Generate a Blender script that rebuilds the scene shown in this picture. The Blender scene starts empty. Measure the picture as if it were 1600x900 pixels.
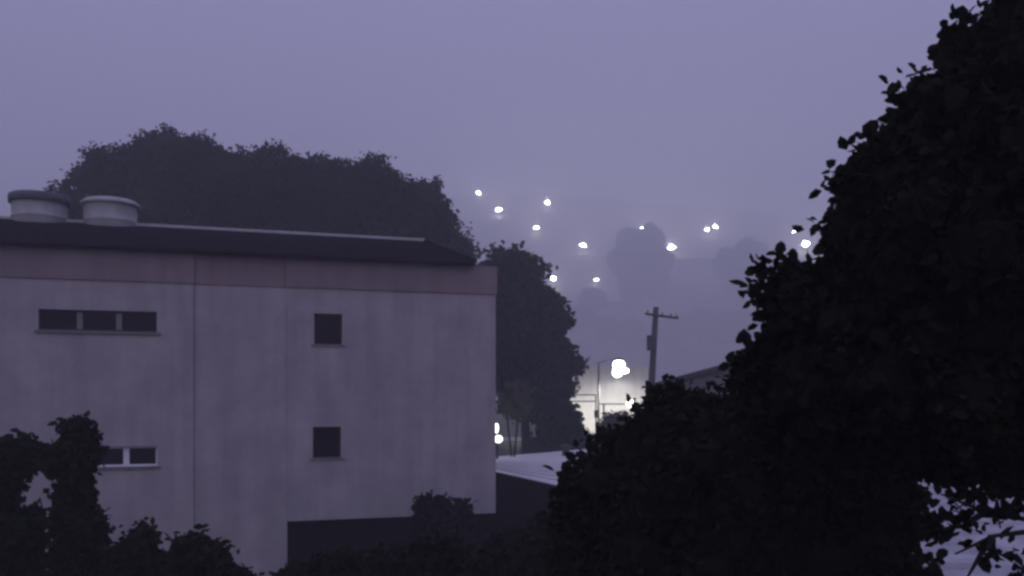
import bpy, bmesh, math, random
import numpy as np
from mathutils import Vector, Matrix

# ------------------------------------------------------------------ camera, sky, sun, exposure
S = bpy.context.scene
COL = S.collection
FPX, HX, HY, CZ = 1386.0, 800.0, 622.0, 6.5      # focal length and horizon in photo pixels, eye height
cam_d = bpy.data.cameras.new('camera')
cam_d.sensor_width = 36.0
cam_d.lens = 36.0 * FPX / 1600.0
cam_d.shift_y = (HY - 450.0) / 1600.0
cam_d.clip_start = 0.1
cam_d.clip_end = 3000.0
cam = bpy.data.objects.new('camera', cam_d)
COL.objects.link(cam)
cam.location = (0, 0, CZ)
cam.rotation_euler = (math.radians(90), 0, 0)
S.camera = cam

SUN_EL, SUN_AZ = math.radians(14), math.radians(200)
W = bpy.data.worlds.new('World')
S.world = W
W.use_nodes = True
nt = W.node_tree
nt.nodes.clear()
out = nt.nodes.new('ShaderNodeOutputWorld')
bg = nt.nodes.new('ShaderNodeBackground')
sky = nt.nodes.new('ShaderNodeTexSky')
sky.sky_type = 'NISHITA'
sky.sun_disc = False
sky.sun_elevation = SUN_EL
sky.sun_rotation = SUN_AZ
sky.dust_density = 4.0
mix = nt.nodes.new('ShaderNodeMix')
mix.data_type = 'RGBA'
mix.inputs[0].default_value = 0.93                 # closed cloud cover over the clear sky
mix.inputs[7].default_value = (4.95, 4.73, 8.6, 1)  # violet grey cloud at dusk
nt.links.new(sky.outputs[0], mix.inputs[6])
# a closed overcast is brighter overhead than at the horizon (standard overcast sky)
tcw = nt.nodes.new('ShaderNodeTexCoord')
sep = nt.nodes.new('ShaderNodeSeparateXYZ')
ma = nt.nodes.new('ShaderNodeMath')
ma.operation = 'MULTIPLY_ADD'
ma.use_clamp = False
mxz = nt.nodes.new('ShaderNodeMath')
mxz.operation = 'MAXIMUM'
mxz.inputs[1].default_value = 0.0
ma.inputs[1].default_value = 0.85
ma.inputs[2].default_value = 0.52
sc = nt.nodes.new('ShaderNodeVectorMath')
sc.operation = 'SCALE'
nt.links.new(tcw.outputs['Generated'], sep.inputs[0])
nt.links.new(sep.outputs[2], mxz.inputs[0])
nt.links.new(mxz.outputs[0], ma.inputs[0])
nt.links.new(mix.outputs[2], sc.inputs[0])
nt.links.new(ma.outputs[0], sc.inputs['Scale'])
nt.links.new(sc.outputs[0], bg.inputs[0])
bg.inputs[1].default_value = 0.085
nt.links.new(bg.outputs[0], out.inputs[0])

sun_d = bpy.data.lights.new('sun', 'SUN')
sun_d.energy = 0.12
sun_d.angle = math.radians(40)
sun_d.color = (1.0, 0.93, 0.95)
sun = bpy.data.objects.new('sun', sun_d)
COL.objects.link(sun)
sd = Vector((math.sin(SUN_AZ) * math.cos(SUN_EL), math.cos(SUN_AZ) * math.cos(SUN_EL), math.sin(SUN_EL)))
sun.rotation_euler = sd.to_track_quat('Z', 'Y').to_euler()
sun.location = (0, -20, 40)

S.view_settings.view_transform = 'Standard'
S.view_settings.look = 'None'
S.view_settings.exposure = 0.0
S.view_settings.gamma = 1.0
S.view_settings.use_curve_mapping = False
S.render.engine = 'CYCLES'
cy = S.cycles
cy.max_bounces = 8
cy.diffuse_bounces = 2
cy.glossy_bounces = 2
cy.transmission_bounces = 2
cy.volume_bounces = 5
cy.transparent_max_bounces = 4
cy.use_denoising = True
cy.pixel_filter_type = 'GAUSSIAN'
cy.filter_width = 3.2                               # the footage is soft
HAZE_DENSITY = 0.0029
HAZE_COLOR = (0.985, 0.985, 1.0, 1)

RNG = np.random.default_rng(7)
random.seed(7)


# ------------------------------------------------------------------ helpers
def at(px, py, d):
    """A real point at distance d whose bearing was read off the photograph."""
    return Vector(((px - HX) / FPX * d, d, CZ - (py - HY) / FPX * d))


def sstep(a, b, x):
    t = min(1.0, max(0.0, (x - a) / (b - a)))
    return t * t * (3 - 2 * t)


def ground_h(x, y):
    h = 3.3 * sstep(28, 64, y)
    h += 272 * sstep(425, 1235, y) * (1.0 - 0.2 * sstep(100, 600, x))
    far = sstep(440, 660, y)
    h += far * (3.0 * math.sin(x * 0.021 + 1.0) + 2.0 * math.sin(y * 0.03 + x * 0.012))
    return h


def tag(o, label, cat, group=None, kind=None):
    if label: o['label'] = label
    if cat: o['category'] = cat
    if group: o['group'] = group
    if kind: o['kind'] = kind
    return o


def thing(name, label, cat, loc=(0, 0, 0), rotz=0.0, group=None):
    o = bpy.data.objects.new(name, None)
    o.empty_display_size = 0.3
    COL.objects.link(o)
    o.location = loc
    o.rotation_euler = (0, 0, rotz)
    return tag(o, label, cat, group)


def mesh_obj(name, me, m, parent=None, smooth=False):
    me.materials.clear()
    me.materials.append(m)
    if smooth:
        me.polygons.foreach_set('use_smooth', [True] * len(me.polygons))
    o = bpy.data.objects.new(name, me)
    COL.objects.link(o)
    if parent: o.parent = parent
    return o


class MB:
    """Collects simple solids and links them as one mesh."""
    def __init__(self):
        self.v, self.f = [], []

    def add(self, vs, fs):
        b = len(self.v)
        self.v += [tuple(v) for v in vs]
        self.f += [tuple(i + b for i in f) for f in fs]
        return self

    def box(self, x0, x1, y0, y1, z0, z1):
        vs = [(x, y, z) for z in (z0, z1) for x, y in ((x0, y0), (x1, y0), (x1, y1), (x0, y1))]
        return self.add(vs, [(3, 2, 1, 0), (4, 5, 6, 7), (0, 1, 5, 4), (1, 2, 6, 5), (2, 3, 7, 6), (3, 0, 4, 7)])

    def prism(self, poly, z0, z1):
        n = len(poly)
        vs = [(x, y, z0) for x, y in poly] + [(x, y, z1) for x, y in poly]
        fs = [tuple(range(n))[::-1], tuple(range(n, 2 * n))]
        fs += [(i, (i + 1) % n, n + (i + 1) % n, n + i) for i in range(n)]
        return self.add(vs, fs)

    def tube(self, pts, rad, n=8):
        pts = [Vector(p) for p in pts]
        rings = []
        for i, p in enumerate(pts):
            t = (pts[min(i + 1, len(pts) - 1)] - pts[max(i - 1, 0)]).normalized()
            a = t.cross(Vector((0.3, 0.2, 1)) if abs(t.z) < 0.9 else Vector((1, 0.1, 0))).normalized()
            b = t.cross(a)
            rings.append([p + (a * math.cos(k * 2 * math.pi / n) + b * math.sin(k * 2 * math.pi / n)) * rad[i] for k in range(n)])
        vs = [v for r in rings for v in r]
        fs = []
        for i in range(len(pts) - 1):
            for k in range(n):
                fs.append((i * n + k, i * n + (k + 1) % n, (i + 1) * n + (k + 1) % n, (i + 1) * n + k))
        fs.append(tuple(range(n))[::-1])
        fs.append(tuple((len(pts) - 1) * n + k for k in range(n)))
        return self.add(vs, fs)

    def lathe(self, prof, n=24, c=(0, 0, 0)):
        vs = []
        for r, z in prof:
            vs += [(c[0] + r * math.cos(k * 2 * math.pi / n), c[1] + r * math.sin(k * 2 * math.pi / n), c[2] + z) for k in range(n)]
        fs = []
        for i in range(len(prof) - 1):
            for k in range(n):
                fs.append((i * n + k, i * n + (k + 1) % n, (i + 1) * n + (k + 1) % n, (i + 1) * n + k))
        fs.append(tuple(range(n))[::-1])
        fs.append(tuple((len(prof) - 1) * n + k for k in range(n)))
        return self.add(vs, fs)

    def build(self, name, m, parent=None, smooth=False):
        me = bpy.data.meshes.new(name)
        me.from_pydata(self.v, [], self.f)
        me.update()
        return mesh_obj(name, me, m, parent, smooth)


# ------------------------------------------------------------------ materials
def mat(name, col, rough=0.8, var=0.25, scale=4.0, stretch=(1, 1, 1), bump=0.0, spec=0.3, col2=None, metal=0.0, detail=4):
    m = bpy.data.materials.new(name)
    m.use_nodes = True
    t = m.node_tree
    b = t.nodes['Principled BSDF']
    tc = t.nodes.new('ShaderNodeTexCoord')
    mp = t.nodes.new('ShaderNodeMapping')
    mp.inputs['Scale'].default_value = stretch
    nz = t.nodes.new('ShaderNodeTexNoise')
    nz.inputs['Scale'].default_value = scale
    nz.inputs['Detail'].default_value = detail
    nz.inputs['Roughness'].default_value = 0.65
    rp = t.nodes.new('ShaderNodeValToRGB')
    c2 = col2 or tuple(c * (1 - var) for c in col)
    rp.color_ramp.elements[0].position = 0.32
    rp.color_ramp.elements[1].position = 0.68
    rp.color_ramp.elements[0].color = (*c2, 1)
    rp.color_ramp.elements[1].color = (*col, 1)
    t.links.new(tc.outputs['Object'], mp.inputs[0])
    t.links.new(mp.outputs[0], nz.inputs['Vector'])
    t.links.new(nz.outputs[0], rp.inputs[0])
    t.links.new(rp.outputs[0], b.inputs['Base Color'])
    b.inputs['Roughness'].default_value = rough
    b.inputs['Specular IOR Level'].default_value = spec
    b.inputs['Metallic'].default_value = metal
    if bump:
        bp = t.nodes.new('ShaderNodeBump')
        bp.inputs['Strength'].default_value = bump
        bp.inputs['Distance'].default_value = 0.05
        t.links.new(nz.outputs[0], bp.inputs['Height'])
        t.links.new(bp.outputs[0], b.inputs['Normal'])
    return m


def emit(name, col, strength):
    m = bpy.data.materials.new(name)
    m.use_nodes = True
    b = m.node_tree.nodes['Principled BSDF']
    b.inputs['Base Color'].default_value = (0.8, 0.8, 0.8, 1)
    b.inputs['Emission Color'].default_value = (*col, 1)
    b.inputs['Emission Strength'].default_value = strength
    return m


def stained_wall(name, col, dark, streak):
    """Rendered masonry with big soft patches and rain streaks running down."""
    m = mat(name, col, 0.9, scale=0.8, col2=dark, detail=9)
    t = m.node_tree
    b = t.nodes['Principled BSDF']
    src = b.inputs['Base Color'].links[0].from_socket
    tc = t.nodes['Texture Coordinate']
    mp = t.nodes.new('ShaderNodeMapping')
    mp.inputs['Scale'].default_value = (1.7, 1.7, 0.13)
    nz = t.nodes.new('ShaderNodeTexNoise')
    nz.inputs['Scale'].default_value = 1.6
    nz.inputs['Detail'].default_value = 5
    rp = t.nodes.new('ShaderNodeValToRGB')
    rp.color_ramp.elements[0].position = 0.30
    rp.color_ramp.elements[1].position = 0.62
    rp.color_ramp.elements[0].color = (*streak, 1)
    rp.color_ramp.elements[1].color = (1, 1, 1, 1)
    mx = t.nodes.new('ShaderNodeMix')
    mx.data_type = 'RGBA'
    mx.blend_type = 'MULTIPLY'
    mx.inputs[0].default_value = 0.75
    fine = t.nodes.new('ShaderNodeTexNoise')
    fine.inputs['Scale'].default_value = 14
    fine.inputs['Detail'].default_value = 6
    bp = t.nodes.new('ShaderNodeBump')
    bp.inputs['Strength'].default_value = 0.25
    bp.inputs['Distance'].default_value = 0.03
    t.links.new(tc.outputs['Object'], mp.inputs[0])
    t.links.new(mp.outputs[0], nz.inputs['Vector'])
    t.links.new(nz.outputs[0], rp.inputs[0])
    t.links.new(src, mx.inputs[6])
    t.links.new(rp.outputs[0], mx.inputs[7])
    t.links.new(mx.outputs[2], b.inputs['Base Color'])
    t.links.new(tc.outputs['Object'], fine.inputs['Vector'])
    t.links.new(fine.outputs[0], bp.inputs['Height'])
    t.links.new(bp.outputs[0], b.inputs['Normal'])
    return m


M = {
    'wall': stained_wall('wall_render', (0.415, 0.38, 0.385), (0.30, 0.275, 0.295), (0.80, 0.79, 0.82)),
    'frieze': stained_wall('frieze_paint', (0.28, 0.215, 0.218), (0.205, 0.17, 0.183), (0.8, 0.78, 0.8)),
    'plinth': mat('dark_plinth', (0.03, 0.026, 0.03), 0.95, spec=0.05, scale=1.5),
    'roof': mat('dark_roof', (0.022, 0.018, 0.024), 0.95, scale=3, stretch=(3, 0.6, 1), bump=0.5, spec=0.0),
    'ridge': mat('ridge_cap', (0.40, 0.38, 0.38), 0.7, scale=3),
    'white': mat('white_paint', (0.80, 0.79, 0.80), 0.5, 0.1),
    'grey_frame': mat('grey_frame', (0.22, 0.21, 0.22), 0.6, 0.15),
    'dark_frame': mat('dark_frame', (0.045, 0.04, 0.05), 0.7, 0.2, spec=0.1),
    'pipe': mat('rain_pipe_paint', (0.27, 0.245, 0.245), 0.8, 0.2),
    'sill': mat('sill_concrete', (0.20, 0.19, 0.19), 0.85, 0.3),
    'tank': mat('tank_fibre_cement', (0.46, 0.46, 0.46), 0.85, 0.3, 2.0),
    'lid': mat('tank_lid', (0.13, 0.13, 0.15), 0.85, 0.3, 3.0),
    'concrete': mat('concrete', (0.32, 0.31, 0.31), 0.9, 0.3, 1.5),
    'terrace': mat('pale_terrace', (0.46, 0.46, 0.50), 0.8, 0.55, 0.9),
    'metal_roof': mat('pale_metal_roof', (0.78, 0.77, 0.77), 0.5, 0.12, 1.0, spec=0.4),
    'shed_wall': mat('dark_shed_wall', (0.026, 0.022, 0.03), 0.95, 0.3, spec=0.05),
    'yard_wall': mat('dark_yard_wall', (0.04, 0.036, 0.045), 0.95, 0.35, 1.0, spec=0.05),
    'pale_house': stained_wall('pale_house_wall', (0.62, 0.60, 0.55), (0.52, 0.50, 0.46), (0.85, 0.84, 0.82)),
    'house': mat('dim_house_wall', (0.20, 0.19, 0.19), 0.9, 0.3),
    'pole': mat('pole_concrete', (0.07, 0.068, 0.07), 0.9, 0.3),
    'metal': mat('dark_metal', (0.05, 0.05, 0.055), 0.6, 0.3),
    'bark': mat('bark', (0.035, 0.03, 0.027), 0.95, 0.4, 6, (1, 1, 0.3), 0.8),
    'leaf_near': mat('leaf_near', (0.014, 0.016, 0.010), 0.9, scale=1.2, col2=(0.008, 0.009, 0.007), spec=0.03),
    'leaf': mat('leaf_mid', (0.040, 0.045, 0.036), 0.9, scale=0.22, col2=(0.014, 0.016, 0.016), spec=0.05),
    'leaf_low': mat('leaf_shrub', (0.020, 0.022, 0.016), 0.9, scale=1.0, col2=(0.010, 0.011, 0.009), spec=0.03),
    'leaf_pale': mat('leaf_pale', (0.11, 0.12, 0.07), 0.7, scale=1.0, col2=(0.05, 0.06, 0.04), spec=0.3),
    'ground': mat('grass_ground', (0.045, 0.05, 0.03), 0.95, scale=0.25, col2=(0.025, 0.03, 0.02)),
    'road': mat('wet_asphalt', (0.05, 0.05, 0.055), 0.35, 0.3, 1.2, spec=0.5),
    'lamp_far': emit('lamp_glow', (1.0, 0.98, 1.0), 600),
    'lamp_big': emit('street_lamp_glow', (1.0, 0.98, 0.95), 26),
    'lamp_small': emit('globe_lamp_glow', (1.0, 0.97, 0.95), 4),
}
gm = bpy.data.materials.new('window_glass')
gm.use_nodes = True
g = gm.node_tree.nodes['Principled BSDF']
g.inputs['Base Color'].default_value = (0.012, 0.010, 0.016, 1)
g.inputs['Roughness'].default_value = 0.12
g.inputs['Specular IOR Level'].default_value = 0.12
M['glass'] = gm

# ------------------------------------------------------------------ ground
xs = np.concatenate([np.linspace(-1150, -60, 71), np.linspace(-56, 56, 57), np.linspace(60, 1150, 71)])
ys = np.concatenate([np.linspace(-60, 20, 14), np.linspace(22, 100, 40), np.linspace(104, 1440, 140)])
gv = [(float(x), float(y), ground_h(x, y)) for y in ys for x in xs]
nx = len(xs)
gf = [(j * nx + i, j * nx + i + 1, (j + 1) * nx + i + 1, (j + 1) * nx + i) for j in range(len(ys) - 1) for i in range(nx - 1)]
me = bpy.data.meshes.new('ground')
me.from_pydata(gv, [], gf)
tag(mesh_obj('ground', me, M['ground'], smooth=True), 'dark grassy ground rising into the misty hillside', None, kind='structure')

rv, rf = [], []
rxs = np.linspace(-40, 60, 51)
for x in rxs:
    for y in (66.0, 68.0, 70.0, 72.0):
        rv.append((float(x), y, ground_h(x, y) + 0.03))
for i in range(len(rxs) - 1):
    for j in range(3):
        rf.append((i * 4 + j, (i + 1) * 4 + j, (i + 1) * 4 + j + 1, i * 4 + j + 1))
me = bpy.data.meshes.new('road')
me.from_pydata(rv, [], rf)
tag(mesh_obj('road', me, M['road']), 'wet asphalt street passing under the lit street lamp', None, kind='structure')

# ------------------------------------------------------------------ the apartment building
ANG = math.atan(0.31)
U = Vector((math.cos(ANG), math.sin(ANG), 0))
CX, CY = -0.45, 24.9                                # right front corner


def s_of(px):
    k = (px - HX) / FPX
    return (k * CY - CX) / (U.x - k * U.y)


def z_of(px, py, back=0.0):
    s = s_of(px)
    d = CY + s * U.y + back * U.x
    return CZ - (py - HY) / FPX * d


B = thing('apartment_building', 'long grey rendered building with small dark windows, reddish top band and dark hip roof',
          'building', (CX, CY, 0), ANG)


def wall_panel(name, s0, s1, z0, z1, y, holes, depth, m, back=0.35):
    """Front face at local y with window openings and their reveals, closed at the sides."""
    xs = sorted({s0, s1} | {h[0] for h in holes} | {h[1] for h in holes})
    zs = sorted({z0, z1} | {h[2] for h in holes} | {h[3] for h in holes})
    mb = MB()
    for i in range(len(xs) - 1):
        for j in range(len(zs) - 1):
            cx, cz = (xs[i] + xs[i + 1]) / 2, (zs[j] + zs[j + 1]) / 2
            if any(h[0] < cx < h[1] and h[2] < cz < h[3] for h in holes):
                continue
            mb.add([(xs[i], y, zs[j]), (xs[i + 1], y, zs[j]), (xs[i + 1], y, zs[j + 1]), (xs[i], y, zs[j + 1])], [(0, 1, 2, 3)])
    for a, b, c, d in holes:
        yb = y + depth
        q = [(a, c), (b, c), (b, d), (a, d)]
        for k in range(4):
            p, r = q[k], q[(k + 1) % 4]
            mb.add([(p[0], y, p[1]), (p[0], yb, p[1]), (r[0], yb, r[1]), (r[0], y, r[1])], [(0, 1, 2, 3)])
    q = [(s0, z0), (s1, z0), (s1, z1), (s0, z1)]
    for k in range(4):
        p, r = q[k], q[(k + 1) % 4]
        mb.add([(p[0], y, p[1]), (r[0], y, r[1]), (r[0], y + back, r[1]), (p[0], y + back, p[1])], [(0, 1, 2, 3)])
    return mb.build(name, m, B)


zb0 = z_of(775, 460)              # underside of the reddish band
zb1 = z_of(775, 417)              # eave
sL, s300, s450 = s_of(-140), s_of(302), s_of(449)
DEPTH = 9.0
zbase = z_of(770, 802)


def hole(px0, px1, py0, py1, pyr=None):
    pm = (px0 + px1) / 2
    return (s_of(px0), s_of(px1), z_of(pm, py1), z_of(pm, py0))


hUL = hole(60, 245, 485, 517)
hLL = hole(94, 246, 698, 730)
hUR = hole(491, 535, 490, 538)
hLR = hole(489, 533, 667, 716)

wl = wall_panel('wall', sL, s300, -0.2, zb0, 0.0, [hUL, hLL], 0.22, M['wall'])
wm = wall_panel('wall', s300, s450, -0.2, zb0, 0.06, [], 0.2, M['wall'])
wr = wall_panel('wall', s450, 0.0, zbase, zb0, 0.03, [hUR, hLR], 0.22, M['wall'])
# the rest of the shell: end walls, rear wall, overhanging floor and the set-back lower storey
MB().box(sL, 0.0, DEPTH - 0.3, DEPTH, -0.2, zb0).build('rear_wall', M['wall'], B)
MB().box(-0.3, -0.004, 0.381, DEPTH - 0.301, zbase, zb0).build('end_wall', M['wall'], B)
MB().box(sL + 0.004, sL + 0.3, 0.352, DEPTH - 0.301, -0.2, zb0).build('end_wall', M['wall'], B)
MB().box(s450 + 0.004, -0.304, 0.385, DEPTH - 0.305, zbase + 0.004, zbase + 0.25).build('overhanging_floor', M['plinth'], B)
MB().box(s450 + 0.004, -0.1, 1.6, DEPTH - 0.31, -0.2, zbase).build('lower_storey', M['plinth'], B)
MB().box(sL + 0.31, -0.31, 0.6, DEPTH - 0.31, zb0 - 0.3, zb0 - 0.05).build('attic_floor', M['plinth'], B)
# reddish top band in the three wall planes
MB().box(sL - 0.03, s300 + 0.03, -0.05, DEPTH + 0.03, zb0, zb1).build('frieze', M['frieze'], B)
MB().box(s300 + 0.034, s450 - 0.034, 0.02, DEPTH + 0.02, zb0 + 0.002, zb1 - 0.002).build('frieze', M['frieze'], B)
MB().box(s450 - 0.03, 0.03, -0.02, DEPTH + 0.03, zb0, zb1).build('frieze', M['frieze'], B)

# hip roof
OV = 0.16
rise = 1.34
e0, e1, ey0, ey1 = sL - OV, 0.0 - 0.7, -OV - 0.05, DEPTH + OV
hip = 0.4
rz = zb1 + 0.09 + rise
ry = DEPTH / 2
mb = MB()
mb.add([(e0, ey0, zb1), (e1, ey0, zb1), (e1, ey1, zb1), (e0, ey1, zb1),
        (e0, ey0, zb1 + 0.09), (e1, ey0, zb1 + 0.09), (e1, ey1, zb1 + 0.09), (e0, ey1, zb1 + 0.09),
        (e0 + hip, ry, rz), (e1 - hip, ry, rz)],
       [(3, 2, 1, 0), (0, 1, 5, 4), (1, 2, 6, 5), (2, 3, 7, 6), (3, 0, 4, 7),
        (4, 5, 9, 8), (5, 6, 9), (6, 7, 8, 9), (7, 4, 8)])
roof = mb.build('roof', M['roof'], B)
MB().tube([(e0 + hip, ry, rz + 0.0), (e1 - hip, ry, rz + 0.0)], [0.075, 0.075], 10).build('ridge_cap', M['ridge'], roof)
MB().tube([(e1 - hip, ry, rz), (e1, ey0, zb1 + 0.1)], [0.06, 0.06], 8).build('hip_cap', M['roof'], roof)
# dark gutter along the eave
MB().tube([(e0, ey0 - 0.05, zb1 + 0.02), (e1 + 0.02, ey0 - 0.05, zb1 + 0.02)], [0.06, 0.06], 8).build('gutter', M['roof'], roof)


def window(hl, y, cols, fm, mm, sill_m, fw=0.06, mull=0.07, sillh=0.05, proud=0.06):
    a, b, c, d = hl
    yf = y + 0.14
    mb = MB()
    z0, z1 = c + 0.002, d - 0.002
    a2, b2 = a + 0.002, b - 0.002
    mb.box(a2, b2, yf, yf + 0.05, z1 - fw, z1)
    mb.box(a2, b2, yf, yf + 0.05, z0, z0 + fw)
    mb.box(a2, a2 + fw, yf + .001, yf + 0.049, z0 + fw, z1 - fw)
    mb.box(b2 - fw, b2, yf + .001, yf + 0.049, z0 + fw, z1 - fw)
    w = (b2 - a2) / cols
    bars = []
    for k in range(1, cols):
        bars.append((a2 + k * w - mull / 2, a2 + k * w + mull / 2))
    wn = mb.build('window', fm, B)
    for p0, p1 in bars:
        MB().box(p0, p1, yf - .004, yf + 0.049, z0 + fw, z1 - fw).build('mullion', mm, wn)
    for k in range(cols):
        p0 = a2 + k * w + (fw if k == 0 else mull / 2) + 0.001
        p1 = a2 + (k + 1) * w - (fw if k == cols - 1 else mull / 2) - 0.001
        MB().box(p0, p1, yf + 0.02, yf + 0.032, z0 + fw + 0.001, z1 - fw - 0.001).build('pane', M['glass'], wn)
    MB().box(a - 0.08, b + 0.08, y - proud, y + 0.138, c - sillh, c - 0.002).build('sill', sill_m, wn)
    return wn


window(hUL, 0.0, 3, M['dark_frame'], M['grey_frame'], M['sill'], 0.045, 0.13, 0.07)
wn = window(hLL, 0.0, 3, M['white'], M['white'], M['sill'], 0.05, 0.14, 0.05)
wn['label'] = 'window with white painted frame and bars'
window(hUR, 0.03, 1, M['dark_frame'], M['grey_frame'], M['sill'], 0.05, 0.07, 0.06, 0.03)
window(hLR, 0.03, 1, M['dark_frame'], M['grey_frame'], M['sill'], 0.05, 0.07, 0.06, 0.03)


def building_point(s, y, z):
    return Matrix.Translation((CX, CY, 0)) @ Matrix.Rotation(ANG, 4, 'Z') @ Vector((s, y, z))


# ------------------------------------------------------------------ water tanks on the roof
def s_at_back(px, back):
    """wall coordinate whose point, set back by `back`, stands on the bearing of px"""
    k = (px - HX) / FPX
    ox, oy = CX - math.sin(ANG) * back, CY + math.cos(ANG) * back
    return (k * oy - ox) / (U.x - k * U.y)


def water_tank(px, label, lid_flat, dz):
    s = s_at_back(px, ry + 0.1)
    p = building_point(s, ry + 0.1, rz - 0.46)
    t = thing('water_tank', label, 'water tank', p, ANG, 'water tanks on the roof')
    for sx in (-0.45, 0.45):
        MB().box(sx - 0.12, sx + 0.12, -0.55, 0.55, -0.12, 0.30).build('support_block', M['concrete'], t)
    h = 0.80 + dz
    body = MB().lathe([(0.68, 0.30), (0.70, 0.33), (0.715, 0.50), (0.735, 0.52), (0.735, 0.56), (0.72, 0.58), (0.735, 0.30 + h * 0.78), (0.76, 0.30 + h * 0.8), (0.76, 0.30 + h * 0.84)], 32)
    body.build('body', M['tank'], t, True)
    z = 0.30 + h * 0.84
    if lid_flat:
        MB().lathe([(0.80, z - 0.14), (0.81, z + 0.002), (0.80, z + 0.09), (0.74, z + 0.12), (0.3, z + 0.14)], 32).build('lid', M['lid'], t, True)
    else:
        MB().lathe([(0.82, z - 0.06), (0.82, z + 0.002), (0.70, z + 0.10), (0.40, z + 0.17), (0.10, z + 0.19)], 32).build('lid', M['tank'], t, True)
    MB().tube([(0.72, -0.25, 0.42), (0.9, -0.25, 0.42), (0.9, -0.25, -0.25)], [0.025] * 3, 6).build('pipe', M['grey_frame'], t)
    return t


water_tank(62, 'round grey water tank with flat dark lid on the ridge of the roof', True, 0.12)
water_tank(173, 'round grey water tank with low domed pale lid on the ridge of the roof', False, 0.10)


# ------------------------------------------------------------------ vegetation
def inside(poly, p):
    x, y = p
    c = False
    n = len(poly)
    for i in range(n):
        x0, y0 = poly[i]
        x1, y1 = poly[(i + 1) % n]
        if (y0 > y) != (y1 > y) and x < (x1 - x0) * (y - y0) / (y1 - y0) + x0:
            c = not c
    return c


def edge_dist(poly, p):
    x, y = p
    best = 1e9
    n = len(poly)
    for i in range(n):
        x0, y0 = poly[i]
        x1, y1 = poly[(i + 1) % n]
        dx, dy = x1 - x0, y1 - y0
        t = max(0, min(1, ((x - x0) * dx + (y - y0) * dy) / (dx * dx + dy * dy + 1e-9)))
        best = min(best, math.hypot(x0 + t * dx - x, y0 + t * dy - y))
    return best


def outline_lobes(poly, depth, spread, rmax, rmin, rng, step=0.8):
    """Round leafy masses filling the tree's volume: outline from its bearing, depth of its own."""
    xs = [p[0] for p in poly]
    ys = [p[1] for p in poly]
    out = []
    for size in (rmax, (rmax + rmin) / 2, rmin):
        st = size * step * 1.25
        y = min(ys)
        while y < max(ys):
            x = min(xs)
            while x < max(xs):
                p = (x + rng.uniform(-.4, .4) * st, y + rng.uniform(-.4, .4) * st)
                if inside(poly, p):
                    e = edge_dist(poly, p)
                    if e > size * 0.72 and (size == rmax or e < size * 2.2):
                        r = min(e * 1.02, size * rng.uniform(0.85, 1.15))
                        depth_room = spread * min(1.0, (e / (rmax * 2.2)) ** 0.5)
                        for off in ((-1, 1) if size == rmax else (rng.choice([-1, 1]),)):
                            d = depth + off * depth_room * rng.uniform(0.15, 1.0)
                            out.append((at(p[0], p[1], d), r / FPX * d))
                x += st
            y += st
    return out


def sprays(poly, depth, spread, rng, n, r0, r1, out=8, core=0.3):
    """Small leafy sprigs that break the crown's outline."""
    res = []
    seg = [math.hypot(poly[i][0] - poly[i - 1][0], poly[i][1] - poly[i - 1][1]) for i in range(len(poly))]
    pr = np.array(seg) / sum(seg)
    cen = np.mean(np.array(poly), axis=0)
    for i in rng.choice(len(poly), n, p=pr):
        t = rng.random()
        a, b = np.array(poly[i - 1]), np.array(poly[i])
        p = a + (b - a) * t
        nrm = np.array([-(b - a)[1], (b - a)[0]]) / (np.linalg.norm(b - a) + 1e-6)
        if inside(poly, tuple(p + nrm * 3)): nrm = -nrm
        p = p + nrm * rng.uniform(-out, out * 0.35)
        d = depth + rng.uniform(-1, 1) * spread * core
        res.append((at(p[0], p[1], d), rng.uniform(r0, r1) / FPX * d))
    return res


def leaf_mesh(name, lobes, tuft_den, per, tuft_r, size, rng, shell=0.62, droop=0.25):
    """Leaf-sized folded blades in tufts through the outer part of each lobe."""
    C = []
    for c, r in lobes:
        n = max(3, int(tuft_den * (r ** 2) * 12.6))
        u = rng.normal(size=(n, 3))
        u /= np.linalg.norm(u, axis=1)[:, None] + 1e-9
        rad = r * (shell + (1.04 - shell) * rng.random(n) ** 0.8)
        C.append(np.array(c)[None] + u * rad[:, None])
    C = np.concatenate(C)
    n = len(C) * per
    P = np.repeat(C, per, axis=0) + rng.normal(size=(n, 3)) * tuft_r * np.array([1, 1, 0.8])
    a = rng.normal(size=(n, 3)); a[:, 2] -= droop
    a /= np.linalg.norm(a, axis=1)[:, None]
    b = rng.normal(size=(n, 3))
    b -= (b * a).sum(1)[:, None] * a
    b /= np.linalg.norm(b, axis=1)[:, None]
    nn = np.cross(a, b)
    L = size * (rng.uniform(0.6, 1.1, n) + 0.6 * rng.random(n) ** 4)[:, None]
    Wd = L * 0.36
    v = np.empty((n, 6, 3))
    v[:, 0] = P
    v[:, 1] = P + a * L * 0.35 + b * Wd + nn * L * 0.08
    v[:, 2] = P + a * L * 0.75 + b * Wd * 0.75 + nn * L * 0.06
    v[:, 3] = P + a * L - nn * L * 0.06
    v[:, 4] = P + a * L * 0.75 - b * Wd * 0.75 + nn * L * 0.06
    v[:, 5] = P + a * L * 0.35 - b * Wd + nn * L * 0.08
    base = (np.arange(n) * 6)[:, None]
    q1 = base + np.array([[0, 1, 2, 3]])
    q2 = base + np.array([[0, 3, 4, 5]])
    me = bpy.data.meshes.new(name)
    me.vertices.add(n * 6)
    me.vertices.foreach_set('co', v.reshape(-1))
    F = np.stack([q1, q2], 1).reshape(-1)
    me.loops.add(len(F))
    me.loops.foreach_set('vertex_index', F.astype(np.int32))
    me.polygons.add(n * 2)
    me.polygons.foreach_set('loop_start', np.arange(n * 2, dtype=np.int32) * 4)
    me.polygons.foreach_set('loop_total', np.full(n * 2, 4, dtype=np.int32))
    me.update(calc_edges=True)
    return me


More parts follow.
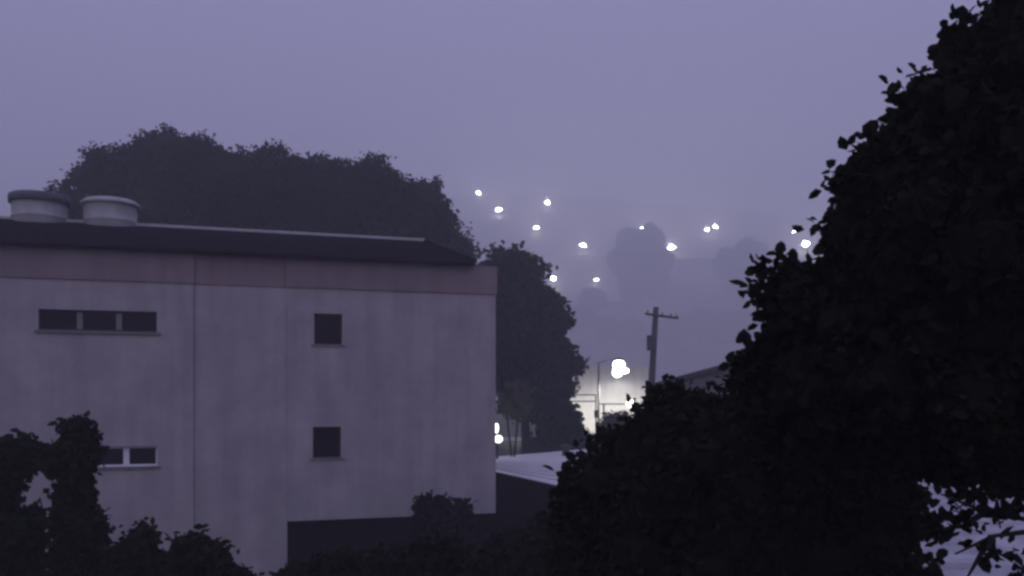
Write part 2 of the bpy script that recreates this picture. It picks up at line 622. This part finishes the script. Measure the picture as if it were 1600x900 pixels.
def inner_mass(name, lobes, rng, k=0.70):
    """The dense twiggy inside of a crown: lumpy knots that close the view through the middle."""
    mb = MB()
    bm = bmesh.new()
    bmesh.ops.create_icosphere(bm, subdivisions=1, radius=1.0)
    bv = np.array([v.co[:] for v in bm.verts])
    bf = [tuple(v.index for v in f.verts) for f in bm.faces]
    bm.free()
    for c, r in lobes:
        jig = 1 + rng.uniform(-0.28, 0.22, size=(len(bv), 1))
        mb.add((np.array(c) + bv * r * k * jig).tolist(), bf)
    return mb


def tree(name, label, cat, base, lobes, m, seed, trunk_r=0.3, fork=0.45, limbs=9, tuft_den=6, per=10, tuft_r=0.22,
         size=0.26, group=None, inner=0.7, core=True, extra=None, lean=0.35):
    rng = np.random.default_rng(seed)
    base = Vector(base)
    t = thing(name, label, cat, base, 0, group)
    loc = [(Vector(c) - base, r) for c, r in lobes]
    cen = sum((c for c, r in loc), Vector()) / len(loc)
    crown = mesh_obj('crown', leaf_mesh('crown', loc + [(Vector(c) - base, r) for c, r in (extra or [])], tuft_den, per, tuft_r, size, rng), m, t)
    if core:
        inner_mass('inner_foliage', loc, rng, inner).build('inner_foliage', m, t)
    fk = Vector((cen.x * lean, cen.y * lean, max(0.4, cen.z * fork)))
    mid = fk * 0.5 + Vector((0.12, 0.05, 0)) * trunk_r
    MB().tube([(0, 0, -0.15), (0, 0, 0.12), mid, fk], [trunk_r * 1.5, trunk_r * 1.1, trunk_r * 0.9, trunk_r * 0.7], 10).build('trunk', M['bark'], t, True)
    if limbs:
        big = sorted(loc, key=lambda l: -l[1])[:limbs * 3]
        for i in rng.choice(len(big), min(limbs, len(big)), replace=False):
            c, r = big[i]
            m1 = fk.lerp(c, 0.5) + Vector(rng.normal(size=3)) * 0.12 + Vector((0, 0, 0.08 * c.z))
            MB().tube([fk - Vector((0, 0, trunk_r * 0.4)), m1, c], [trunk_r * 0.55, trunk_r * 0.36, trunk_r * 0.12], 7).build('limb', M['bark'], t, True)
    return t


# large broad tree behind the building
rng = np.random.default_rng(11)
polyA = [(82, 304), (94, 288), (112, 268), (132, 250), (152, 240), (186, 230), (210, 223), (224, 211), (240, 207), (292, 210), (318, 222),
         (336, 230), (354, 238), (376, 236), (390, 226), (404, 221), (424, 229), (440, 243), (462, 243), (500, 246), (514, 256), (530, 260), (552, 255), (590, 250),
         (618, 260), (634, 284), (648, 290), (664, 284), (682, 286), (694, 302), (692, 318), (702, 336), (714, 354), (728, 372), (740, 394), (744, 440), (720, 470), (520, 470),
         (300, 470), (100, 430), (60, 380)]
lobA = outline_lobes(polyA, 54, 5.0, 46, 11, rng)
exA = sprays(polyA, 54, 4, rng, 60, 6, 12, 4)
tree('broad_tree', 'huge broad-crowned tree rising behind the dark hip roof', 'tree', (-14, 55, ground_h(-14, 55)), lobA, M['leaf'], 21,
     trunk_r=0.55, tuft_den=5, per=10, tuft_r=0.18, size=0.22, limbs=10, inner=0.72, extra=exA)

# tall narrow tree beyond the corner of the building
polyB = [(754, 432), (760, 408), (774, 393), (804, 388), (820, 397), (840, 408), (846, 424), (846, 446), (862, 464), (880, 482), (884, 520),
         (886, 545), (903, 556), (898, 590), (892, 615), (884, 640), (850, 650), (820, 655), (790, 610), (760, 600), (748, 560), (746, 480)]
lobB = outline_lobes(polyB, 50, 2.6, 34, 11, rng)
exB = sprays(polyB, 50, 2, rng, 30, 5, 10, 4)
tree('leafy_tree', 'tall dark tree standing just beyond the corner of the grey building', 'tree', (0.8, 50.3, ground_h(0.8, 50.3)), lobB, M['leaf'], 22,
     trunk_r=0.32, tuft_den=5, per=9, tuft_r=0.22, size=0.30, limbs=7, inner=0.72, extra=exB)

# great black tree beside the viewer
polyC = [(1575, -140), (1570, 4), (1546, 28), (1506, 54), (1502, 68), (1522, 102), (1474, 126), (1430, 142), (1424, 172),
         (1408, 192), (1412, 210), (1372, 222), (1354, 244), (1350, 262), (1318, 292), (1324, 322), (1315, 349), (1313, 382),
         (1299, 422), (1255, 422), (1241, 392), (1221, 380), (1221, 408), (1197, 434), (1193, 450), (1207, 484), (1231, 518),
         (1193, 544), (1173, 564), (1168, 600), (1190, 690), (1300, 716), (1400, 718), (1450, 738), (1530, 748), (1600, 760),
         (1700, 765), (1880, 700), (1960, 500), (1950, 100), (1800, -140)]
KC = 0.40
lobC = outline_lobes(polyC, 5.3, 1.0, 74, 15, rng)
exC = []
for px, py, r, d in ((1445, 812, 15, 12.4), (1440, 862, 22, 12.6), (1562, 796, 15, 12.3), (1548, 860, 12, 12.5), (1590, 895, 18, 12.6),
                     (1478, 836, 9, 12.8), (1518, 772, 12, 12.7), (1600, 772, 12, 12.2), (1500, 806, 7, 12.6)):
    d *= KC
    exC.append((at(px, py, d), r / FPX * d))
exC += sprays(polyC, 5.3, 0.9, rng, 70, 16, 32, 6) + sprays(polyC, 5.3, 0.9, rng, 110, 6, 12, 9)
def clear_of(lobes, px, py, rad):
    """leaves the notch in the crown open"""
    return [(c, r) for c, r in lobes if math.hypot(HX + c.x / c.y * FPX - px, HY - (c.z - CZ) / c.y * FPX - py) > rad + r / c.y * FPX]


lobC = clear_of(lobC, 1260, 372, 26)
exC = clear_of(exC, 1260, 372, 28)
TC = tree('black_leafy_tree', 'towering black leafy tree overhanging the flat pale roof', 'tree', (4.5, 5.7, 0), lobC, M['leaf_near'], 23,
          trunk_r=0.24, fork=0.85, lean=0.12, tuft_den=46, per=9, tuft_r=0.045, size=0.075, limbs=9, inner=0.74, extra=exC)
tb = Vector((4.5, 5.7, 0))
for pts in ([(1720, 770, 13.2), (1620, 815, 12.6), (1540, 800, 12.5), (1470, 772, 12.6)], [(1700, 780, 13.2), (1610, 830, 12.5), (1550, 838, 12.5), (1492, 866, 12.7)],
            [(1550, 838, 12.5), (1530, 870, 12.6), (1510, 905, 12.6)], [(1540, 800, 12.5), (1505, 822, 12.6), (1446, 830, 12.6)]):
    P = [at(a, b, c * KC) - tb for a, b, c in pts]
    MB().tube(P, [0.022 * (1 - 0.75 * i / (len(P) - 1)) for i in range(len(P))], 7).build('branch', M['bark'], TC, True)

# dense lower tree in front of it
polyD = [(1022, 618), (1044, 608), (1070, 618), (1120, 618), (1180, 616), (1300, 690), (1410, 722), (1428, 790), (1420, 860), (1440, 990), (860, 990),
         (876, 800), (890, 756), (902, 718), (930, 700), (978, 684), (1010, 660)]
lobD = outline_lobes(polyD, 7.8, 1.1, 58, 15, rng)
exD = sprays(polyD, 7.8, 0.9, rng, 100, 7, 17, 8)
tree('dense_low_tree', 'dense dark bushy tree under the towering black tree, hiding the end of the metal roof', 'tree', (2.0, 7.9, 0), lobD, M['leaf_near'], 24,
     trunk_r=0.16, tuft_den=32, per=9, tuft_r=0.055, size=0.09, limbs=7, inner=0.80, extra=exD)


def shrub(label, poly, depth, spread, rmax, rmin, seed, m, den=12, size=0.15, tr=0.10, inner=0.72, name='shrub', group=None, limbs=4, base_px=None):
    lob = outline_lobes(poly, depth, spread, rmax, rmin, np.random.default_rng(seed))
    xs = base_px if base_px is not None else sum(p[0] for p in poly) / len(poly)
    b = at(xs, 700, depth)
    return tree(name, label, 'shrub', (b.x, depth, ground_h(b.x, depth)), lob, m, seed, trunk_r=0.07, fork=0.5, limbs=limbs, tuft_den=den, per=8, tuft_r=tr,
                size=size, inner=inner, group=group)


shrub('tall slender plant standing before the white-framed window', [(98, 660), (122, 650), (147, 660), (152, 700), (140, 745), (138, 790), (168, 812), (164, 850), (170, 990),
      (80, 990), (88, 850), (84, 790), (94, 750), (66, 732), (62, 708), (92, 700)], 12.5, 0.28, 24, 11, 31, M['leaf_low'], 27, 0.12, 0.06, inner=0.55, base_px=115)
shrub('spreading shrub left of the tall slender plant against the wall', [(-60, 690), (20, 688), (60, 690), (80, 712), (70, 738), (40, 745), (20, 765), (30, 790), (70, 800),
      (80, 990), (-60, 990)], 13, 0.45, 28, 12, 32, M['leaf_low'], 25, 0.115, 0.065, inner=0.5)
shrub('low shrub with a few loose twigs below the white-framed window', [(165, 862), (200, 850), (206, 822), (232, 812), (244, 830), (238, 862), (268, 875), (275, 990), (150, 990)],
      12.2, 0.3, 22, 10, 33, M['leaf_low'], 25, 0.11, 0.06, inner=0.5)
shrub('rounded dark shrub before the foot of the recessed wall panel', [(262, 862), (290, 836), (312, 816), (322, 840), (350, 846), (358, 866), (372, 890), (400, 905), (420, 990), (255, 990)],
      12, 0.4, 28, 11, 34, M['leaf_low'], 25, 0.11, 0.065, inner=0.5)
shrub('wide dark hedge shrub before the overhanging right part of the building', [(420, 930), (450, 885), (520, 868), (600, 862), (680, 850), (720, 846), (735, 880), (740, 1000), (415, 1000)],
      12, 0.6, 34, 13, 35, M['leaf_low'], 24, 0.115, 0.07)
shrub('dark rounded bush between the metal-roofed shed and the dense bushy tree', [(735, 860), (780, 838), (830, 812), (866, 790), (890, 800), (900, 1000), (725, 1000)], 12.5, 0.6, 34, 13, 36,
      M['leaf_low'], 24, 0.115, 0.07)
shrub('thin two-topped plant reaching above the lower edge of the wall', [(652, 800), (656, 776), (684, 768), (694, 786), (708, 792), (716, 780), (732, 784), (738, 812), (742, 870), (640, 870)],
      22.6, 0.35, 16, 8, 37, M['leaf_low'], 16, 0.17, 0.09)

# ------------------------------------------------------------------ shed with pale metal roof
zr = 4.0
q = [(1.35, 25.4), (3.9, 44.0), (-1.2, 36.9), (-1.9, 33.6)]
sh = thing('shed', 'low dark-walled shed with flat pale metal roof beyond the building corner', 'shed', (1.0, 34, 0))
lq = [(x - 1.0, y - 34) for x, y in q]
cx = sum(p[0] for p in lq) / 4
cyy = sum(p[1] for p in lq) / 4
MB().prism([(cx + (x - cx) * 0.97, cyy + (y - cyy) * 0.985) for x, y in lq], -0.2, zr - 0.14).build('wall', M['shed_wall'], sh)
MB().prism(lq, zr - 0.138, zr - 0.03).build('roof_edge', M['shed_wall'], sh)
ro = MB().prism([(cx + (x - cx) * 0.995, cyy + (y - cyy) * 0.997) for x, y in lq], zr - 0.028, zr).build('roof', M['metal_roof'], sh)
(ax, ay), (dx, dy), (cx2, cy2), (bx, by) = lq
for k_ in range(1, 16):
    u_ = k_ / 16
    p0, p1 = (ax + (dx - ax) * u_, ay + (dy - ay) * u_), (bx + (cx2 - bx) * u_, by + (cy2 - by) * u_)
    p0 = (p0[0] + (p1[0] - p0[0]) * .02, p0[1] + (p1[1] - p0[1]) * .02)
    p1 = (p1[0] - (p1[0] - p0[0]) * .02, p1[1] - (p1[1] - p0[1]) * .02)
    MB().prism([(p0[0], p0[1] - .025), (p0[0], p0[1] + .025), (p1[0], p1[1] + .025), (p1[0], p1[1] - .025)], zr + .001, zr + .04).build('roof_rib', M['metal_roof'], ro)
c1 = at(884, 707, 38.5)
MB().lathe([(0.16, 0.0), (0.16, 0.34), (0.24, 0.36), (0.22, 0.44), (0.05, 0.5)], 14, (c1.x - 1.0, c1.y - 34, zr + 0.001)).build('roof_vent', M['metal'], ro)

# dark yard wall behind the shed
a0, a1 = at(822, 684, 49), at(1040, 684, 47)
yw = thing('yard_wall', 'long dark yard wall behind the pale metal roof', 'wall', (a0.x, 48, 0))
MB().prism([(0, 0.9), (a1.x - a0.x, -1.1), (a1.x - a0.x, -0.85), (0, 1.15)], ground_h(1, 46) - 0.6, 4.28).build('masonry', M['yard_wall'], yw)
MB().prism([(-0.06, 0.85), (a1.x - a0.x + 0.06, -1.15), (a1.x - a0.x + 0.06, -0.8), (-0.06, 1.2)], 4.282, 4.36).build('coping', M['yard_wall'], yw)

# ------------------------------------------------------------------ low flat-roofed building seen through the black tree
fb = thing('flat_roofed_building', 'low building with broad pale flat roof glimpsed through the black tree', 'building', (7.4, 13.4, 0))
MB().box(0.15, 19.85, 0.15, 27, -0.2, 3.05).build('wall', M['house'], fb)
MB().box(0, 20, 0, 27.2, 3.052, 3.2).build('roof_slab', M['terrace'], fb)

# ------------------------------------------------------------------ gabled house behind the dense tree
hd = 46.0
le, ap = at(1040, 601, hd), at(1178, 564, hd)
re = Vector((2 * ap.x - le.x, hd, le.z))
g0 = ground_h(ap.x, hd)
gh = thing('gabled_house', 'dim gabled house with a dark sloping roof half hidden by trees', 'house', (ap.x, hd, g0 - 0.3))
hw = ap.x - le.x
ez, az = le.z - g0 + 0.3, ap.z - g0 + 0.3
MB().add([(-hw + .4, 0, 0), (hw - .4, 0, 0), (hw - .4, 0, ez), (0, 0, az - 0.12), (-hw + .4, 0, ez),
          (-hw + .4, 8, 0), (hw - .4, 8, 0), (hw - .4, 8, ez), (0, 8, az - 0.12), (-hw + .4, 8, ez)],
         [(0, 1, 2, 3, 4), (9, 8, 7, 6, 5), (0, 4, 9, 5), (1, 6, 7, 2), (2, 7, 8, 3), (3, 8, 9, 4), (0, 5, 6, 1)]).build('wall', M['house'], gh)
for sgn in (-1, 1):
    MB().add([(sgn * hw, -.5, ez - .12), (0, -.5, az - .1), (0, 8.5, az - .1), (sgn * hw, 8.5, ez - .12),
              (sgn * hw, -.5, ez + .03), (0, -.5, az + .05), (0, 8.5, az + .05), (sgn * hw, 8.5, ez + .03)],
             [(0, 1, 2, 3), (4, 5, 6, 7), (0, 1, 5, 4), (1, 2, 6, 5), (2, 3, 7, 6), (3, 0, 4, 7)]).build('roof', M['roof'], gh)

# ------------------------------------------------------------------ utility pole
pd = 47.0
top, bot = at(1025, 480, pd), at(1018, 600, pd)
gz = ground_h(bot.x, pd)
k = (gz - bot.z) / (top.z - bot.z)
foot = bot + (top - bot) * k
up = thing('utility_pole', 'leaning utility pole with crooked crossarm above the dense bushy tree', 'utility pole', foot)
tp = top - foot
MB().tube([(0, 0, -0.5), tp * 0.5, tp], [0.22, 0.19, 0.14], 10).build('pole', M['pole'], up, True)
l, c, r = at(1008, 490, pd - 0.2) - foot, at(1026, 493, pd - 0.2) - foot, at(1060, 497, pd - 0.2) - foot
MB().tube([l, c, r], [0.06, 0.075, 0.06], 6).build('crossarm', M['pole'], up)
for px, py in ((1012, 490), (1035, 493.5), (1048, 495.2), (1057, 496.5)):
    p = at(px, py, pd - 0.2) - foot
    MB().lathe([(0.02, 0.0), (0.04, 0.04), (0.025, 0.07), (0.04, 0.1), (0.02, 0.13)], 8, p + Vector((0, 0, 0.05))).build('insulator', M['pole'], up)
p = at(1019, 536, pd - 0.25) - foot
MB().lathe([(0.20, -0.4), (0.24, -0.36), (0.24, 0.36), (0.20, 0.4)], 12, p + Vector((-0.06, -0.1, 0))).build('transformer', M['pole'], up)


# ------------------------------------------------------------------ street lamps
def ellipsoid(mb, c, rx, ry_, rz_, n=12):
    prof = [(math.sin(math.pi * i / 8), -math.cos(math.pi * i / 8)) for i in range(9)]
    prof[0] = (0.02, -1); prof[-1] = (0.02, 1)
    t = MB().lathe(prof, n)
    mb.add([(c[0] + x * rx, c[1] + y * ry_, c[2] + z * rz_) for x, y, z in t.v], t.f)
    return mb


def lamp_spot(px, py, hp):
    """where the bearing (px, py) meets a lamp head hp metres above the hillside"""
    d = 150.0
    while d < 1200:
        p = at(px, py, d)
        if p.z <= ground_h(p.x, d) + hp:
            return p
        d += 1.5
    return at(px, py, 900)


def street_lamp(p, label, rx, rz_, m, group, arm=1.2, hgt=None):
    gz = ground_h(p.x + arm, p.y)
    h = p.z - gz
    t = thing('street_lamp', label, 'street lamp', (p.x + arm, p.y, gz), 0, group)
    MB().tube([(0, 0, -0.3), (0, 0, h + 0.25)], [0.11, 0.07], 8).build('pole', M['pole'], t)
    MB().tube([(0, 0, h + 0.2), (-arm * 0.6, 0, h + 0.42), (-arm, 0, h + 0.3)], [0.05, 0.045, 0.045], 6).build('arm', M['metal'], t)
    hd_ = ellipsoid(MB(), (-arm, 0, h + 0.22 + rz_ * 0.5), rx * 0.9, 0.25, 0.16).build('lamp_head', M['metal'], t, True)
    ellipsoid(MB(), (-arm, -0.05, h), rx, rx * 0.7, rz_).build('lens', m, hd_, True)
    return t


far = [(748, 301, .62, .46, 'highest street lamp on the hillside, above the crown of the tall dark tree'),
       (779, 327, .72, .42, 'street lamp on the hillside just below the highest one'),
       (855, 317, .58, .46, 'lone street lamp high on the open misty hillside'),
       (838, 356, .58, .38, 'street lamp on the hillside just above the tall dark tree'),
       (911, 383, .55, .30, 'small street lamp low on the hillside beyond the tall dark tree'),
       (1004, 357, .56, .48, 'street lamp shining in front of the faint far tree clump'),
       (1049, 387, .80, .36, 'wide-glowing street lamp low to the side of the faint far tree clump'),
       (1105, 359, .50, .28, 'lower one of a close pair of street lamps on the hillside'),
       (1118, 354, .52, .42, 'upper one of a close pair of street lamps on the hillside'),
       (865, 435, .45, .42, 'street lamp peeping past the edge of the tall dark tree'),
       (932, 437, .42, .16, 'faint street lamp at the foot of the hillside'),
       (1240, 362, .34, .20, 'tiny street lamp glinting over the tuft of the black tree')]
for px, py, rx, rz_, lab in far:
    p = lamp_spot(px, py, 8.0)
    street_lamp(p, lab, rx * 3.9, rz_ * 3.2, M['lamp_far'], 'street lamps on the misty hillside')  # oversized lenses: the lamps' bloom is built into their shape
p = lamp_spot(1259, 381, 9.0)
street_lamp(p, 'bright street lamp seen through a notch in the black tree', 2.9, 2.6, M['lamp_far'], 'street lamps on the misty hillside')  # lens also enlarged so its shape carries the bloom

# the near lamp that lights the mist
p = at(967, 571, 66)
L = street_lamp(p, 'brightest street lamp, glaring before the pale lit house', .44, .42, M['lamp_big'], None, arm=-1.5)
lh = [o for o in L.children if o.name.startswith('lamp_head')][0]
hz_ = p.z - ground_h(p.x - 1.5, p.y)
ellipsoid(MB(), (1.5 - 0.12, -0.1, hz_ - 0.52), .34, .3, .34).build('lens', M['lamp_big'], lh, True)  # added glowing blob imitating the lower part of the glare, no real lens
ellipsoid(MB(), (1.5 + 0.42, -0.1, hz_ - 0.40), .30, .24, .17).build('lens', M['lamp_big'], lh, True)  # second added blob, gives the glare its tail to the right
ld = bpy.data.lights.new('street_lamp_light', 'SPOT')
ld.energy = 6500
ld.color = (1.0, 0.985, 0.93)
ld.spot_size = math.radians(168)
ld.spot_blend = 0.5
ld.shadow_soft_size = 0.3
lo = bpy.data.objects.new('street_lamp_light', ld)
COL.objects.link(lo)
lo.parent = L
lo.location = (1.5, -0.05, hz_ - 1.0)
lo.rotation_euler = (math.radians(12), 0, 0)

# pale lit house behind the lamp
ph = at(940, 578, 75)
g0 = ground_h(ph.x, 75)
hx0, hx1 = at(872, 573, 75).x, at(1016, 573, 75).x
pale = thing('pale_house', 'pale plain house front lit by the brightest street lamp', 'house', (hx0, 75, g0 - 0.4))
zt = ph.z - g0 + 0.4
MB().box(0, hx1 - hx0, 0, 8, 0, zt).build('wall', M['pale_house'], pale)
MB().box(-0.1, hx1 - hx0 + 0.1, -0.12, 8.1, zt + 0.002, zt + 0.16).build('parapet', M['pale_house'], pale)
for px0, px1, py0, py1 in ((884, 900, 600, 622),):
    a, b = at(px0, py1, 75), at(px1, py0, 75)
    w = MB().box(a.x - hx0, b.x - hx0, -0.03, -0.002, a.z - g0 + .4, b.z - g0 + .4).build('window', M['grey_frame'], pale)
    MB().box(a.x - hx0 + .06, b.x - hx0 - .06, -0.05, -0.032, a.z - g0 + .46, b.z - g0 + .34).build('pane', M['glass'], w)

# small shelter with globe lamp
sd_ = 60.0
z_top = at(970, 631, sd_).z
g0 = ground_h(7, sd_)
x0, x1 = at(938, 631, sd_).x, at(1012, 631, sd_).x
st = thing('shelter', 'slim open shelter with thin flat roof under the brightest street lamp', 'shelter', ((x0 + x1) / 2, sd_, g0 - 0.2))
hw = (x1 - x0) / 2
MB().box(-hw, hw, -0.6, 0.6, z_top - g0 + .15, z_top - g0 + .23).build('roof', M['concrete'], st)
for sx in (-1, 1):
    MB().tube([(sx * (hw - .25), 0.3, 0), (sx * (hw - .25), 0.3, z_top - g0 + .149)], [.05, .05], 8).build('post', M['metal'], st)
gp = at(986, 631, sd_ - 0.9)
gl = thing('globe_lamp', 'round white globe lamp at the edge of the slim shelter roof', 'lamp', (gp.x, gp.y, ground_h(gp.x, gp.y)))
MB().tube([(0, 0, -0.1), (0, 0, gp.z - ground_h(gp.x, gp.y) - 0.2)], [.05, .04], 8).build('post', M['metal'], gl)
ellipsoid(MB(), (0, 0, gp.z - ground_h(gp.x, gp.y)), .34, .34, .26, 16).build('globe', M['lamp_small'], gl, True)

# thin rail frame
fd = 58.0
f0, f1 = at(884, 618, fd), at(931, 617, fd)
g0 = ground_h(f1.x, fd)
rf_ = thing('rail_frame', 'thin dark metal post with two horizontal rails before the pale house', 'rail frame', (f1.x, fd, g0))
MB().tube([(0, 0, -0.1), (0, 0, f1.z - g0)], [.05, .04], 8).build('post', M['metal'], rf_)
MB().tube([(f0.x - f1.x, 0, -0.1), (f0.x - f1.x, 0, f1.z - g0)], [.05, .04], 8).build('post', M['metal'], rf_)
for dz in (0.0, 0.42):
    MB().tube([(f0.x - f1.x, -.06, f1.z - g0 - dz), (0, -.06, f1.z - g0 - dz)], [.04, .04], 6).build('rail', M['metal'], rf_)
MB().box(-.12, .12, -.16, -.055, f1.z - g0 - 1.5, f1.z - g0 - 1.0).build('meter_box', M['metal'], rf_)

# lamp at the corner of the building
cp = at(777, 683, 36)
g0 = ground_h(cp.x, 36)
cl = thing('corner_lamp', 'white glowing twin-globe lamp half hidden by the building corner', 'lamp', (cp.x, 36, g0))
MB().tube([(0, 0, -0.1), (0, 0, cp.z - g0 - 0.2)], [.06, .05], 8).build('post', M['metal'], cl)
ellipsoid(MB(), (0.04, 0, cp.z - g0 - 0.08), .17, .17, .15, 14).build('globe', M['lamp_small'], cl, True)
ellipsoid(MB(), (-0.04, 0, cp.z - g0 + 0.36), .09, .09, .2, 14).build('globe', M['lamp_small'], cl, True)
pl = bpy.data.lights.new('corner_lamp_light', 'POINT')
pl.energy = 5
pl.color = (1.0, 0.97, 0.95)
pl.shadow_soft_size = 0.2
po = bpy.data.objects.new('corner_lamp_light', pl)
COL.objects.link(po)
po.parent = cl
po.location = (0.35, -0.4, cp.z - g0 + 0.4)

# shrubs around the lit street
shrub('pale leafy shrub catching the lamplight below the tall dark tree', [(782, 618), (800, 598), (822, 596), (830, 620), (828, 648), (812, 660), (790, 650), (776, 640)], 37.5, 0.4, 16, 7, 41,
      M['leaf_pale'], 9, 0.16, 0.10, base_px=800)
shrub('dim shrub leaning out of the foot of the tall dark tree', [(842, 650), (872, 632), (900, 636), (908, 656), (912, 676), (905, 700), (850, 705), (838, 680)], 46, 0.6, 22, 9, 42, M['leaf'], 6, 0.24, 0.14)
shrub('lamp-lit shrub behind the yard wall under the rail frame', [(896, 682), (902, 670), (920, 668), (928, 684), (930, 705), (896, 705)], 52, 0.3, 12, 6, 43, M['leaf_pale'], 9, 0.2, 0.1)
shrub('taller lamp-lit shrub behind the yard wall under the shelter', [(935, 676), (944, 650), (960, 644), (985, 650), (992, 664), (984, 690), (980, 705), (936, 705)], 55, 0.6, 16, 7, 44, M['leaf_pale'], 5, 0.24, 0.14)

# ------------------------------------------------------------------ faint things on the hillside
def far_tree(px, py_top, py_bot, wpx, d, label, seed):
    d *= 1.33
    r_ = np.random.default_rng(seed)
    poly = []
    for i in range(18):
        a = 2 * math.pi * i / 18
        j = r_.uniform(0.86, 1.08)
        poly.append((px + wpx / 2 * j * math.cos(a), (py_top + py_bot) / 2 - (py_bot - py_top) / 2 * j * math.sin(a)))
    lob = outline_lobes(poly, d, 5.0, wpx * 0.17, wpx * 0.09, r_)
    b = at(px, py_bot, d)
    tree('far_tree', label, 'tree', (b.x, d, ground_h(b.x, d)), lob, M['leaf_pale'], seed, trunk_r=0.3, tuft_den=0.3, per=6, tuft_r=0.8, size=1.2, limbs=2,  # paler leaves put part of the mist's wash into the far trees' colour
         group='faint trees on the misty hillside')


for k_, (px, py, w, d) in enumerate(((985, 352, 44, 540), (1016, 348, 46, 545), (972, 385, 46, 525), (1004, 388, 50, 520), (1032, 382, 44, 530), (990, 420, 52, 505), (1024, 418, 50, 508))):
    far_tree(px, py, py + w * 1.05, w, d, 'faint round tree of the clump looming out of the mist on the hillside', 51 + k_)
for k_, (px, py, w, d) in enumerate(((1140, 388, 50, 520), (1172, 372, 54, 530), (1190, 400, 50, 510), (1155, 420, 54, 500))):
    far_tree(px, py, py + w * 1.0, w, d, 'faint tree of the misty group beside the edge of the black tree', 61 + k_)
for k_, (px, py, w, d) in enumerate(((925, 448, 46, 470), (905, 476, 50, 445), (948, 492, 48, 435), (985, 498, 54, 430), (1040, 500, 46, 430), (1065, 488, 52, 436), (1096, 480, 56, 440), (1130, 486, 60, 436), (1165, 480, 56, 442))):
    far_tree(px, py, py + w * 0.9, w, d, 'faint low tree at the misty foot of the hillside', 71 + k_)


def far_house(px, py, wpx, d, label):
    d *= 1.33
    c = at(px, py, d)
    w = wpx / FPX * d
    g = ground_h(c.x, d)
    t = thing('far_house', label, 'house', (c.x, d, g - 1.5), 0, 'faint houses on the misty hillside')
    h = c.z - g + 1.5
    MB().box(-w / 2, w / 2, 0, 7, 0, h).build('wall', M['house'], t)
    MB().box(-w / 2 - .3, w / 2 + .3, -.4, 7.4, h + .002, h + .25).build('roof', M['roof'], t)
    for k in (-1, 1):
        wn = MB().box(k * w / 4 - .6, k * w / 4 + .6, -.03, -.002, h - 2.2, h - .9).build('window', M['grey_frame'], t)
        MB().box(k * w / 4 - .5, k * w / 4 + .5, -.05, -.032, h - 2.1, h - 1.0).build('pane', M['glass'], wn)


far_house(978, 472, 64, 490, 'faint flat-roofed house in the mist left of the leaning utility pole')
far_house(1120, 462, 80, 500, 'faint flat-roofed house in the mist beyond the crossarm of the utility pole')

far_house(1062, 448, 56, 520, 'faint narrow house in the mist straight above the crossarm of the utility pole')
far_house(1090, 404, 60, 590, 'faint house in the mist below the close pair of street lamps')

# ------------------------------------------------------------------ the rainy air
hz = bpy.data.materials.new('haze')
hz.use_nodes = True
t = hz.node_tree
t.nodes.clear()
o = t.nodes.new('ShaderNodeOutputMaterial')
v = t.nodes.new('ShaderNodeVolumePrincipled')
v.inputs['Color'].default_value = HAZE_COLOR
v.inputs['Density'].default_value = HAZE_DENSITY
v.inputs['Anisotropy'].default_value = 0.15
t.links.new(v.outputs[0], o.inputs['Volume'])
tag(MB().box(-1170, 1170, -80, 1460, -2.0, 292).build('haze', hz), 'pale violet rain mist filling the valley', None, kind='stuff')
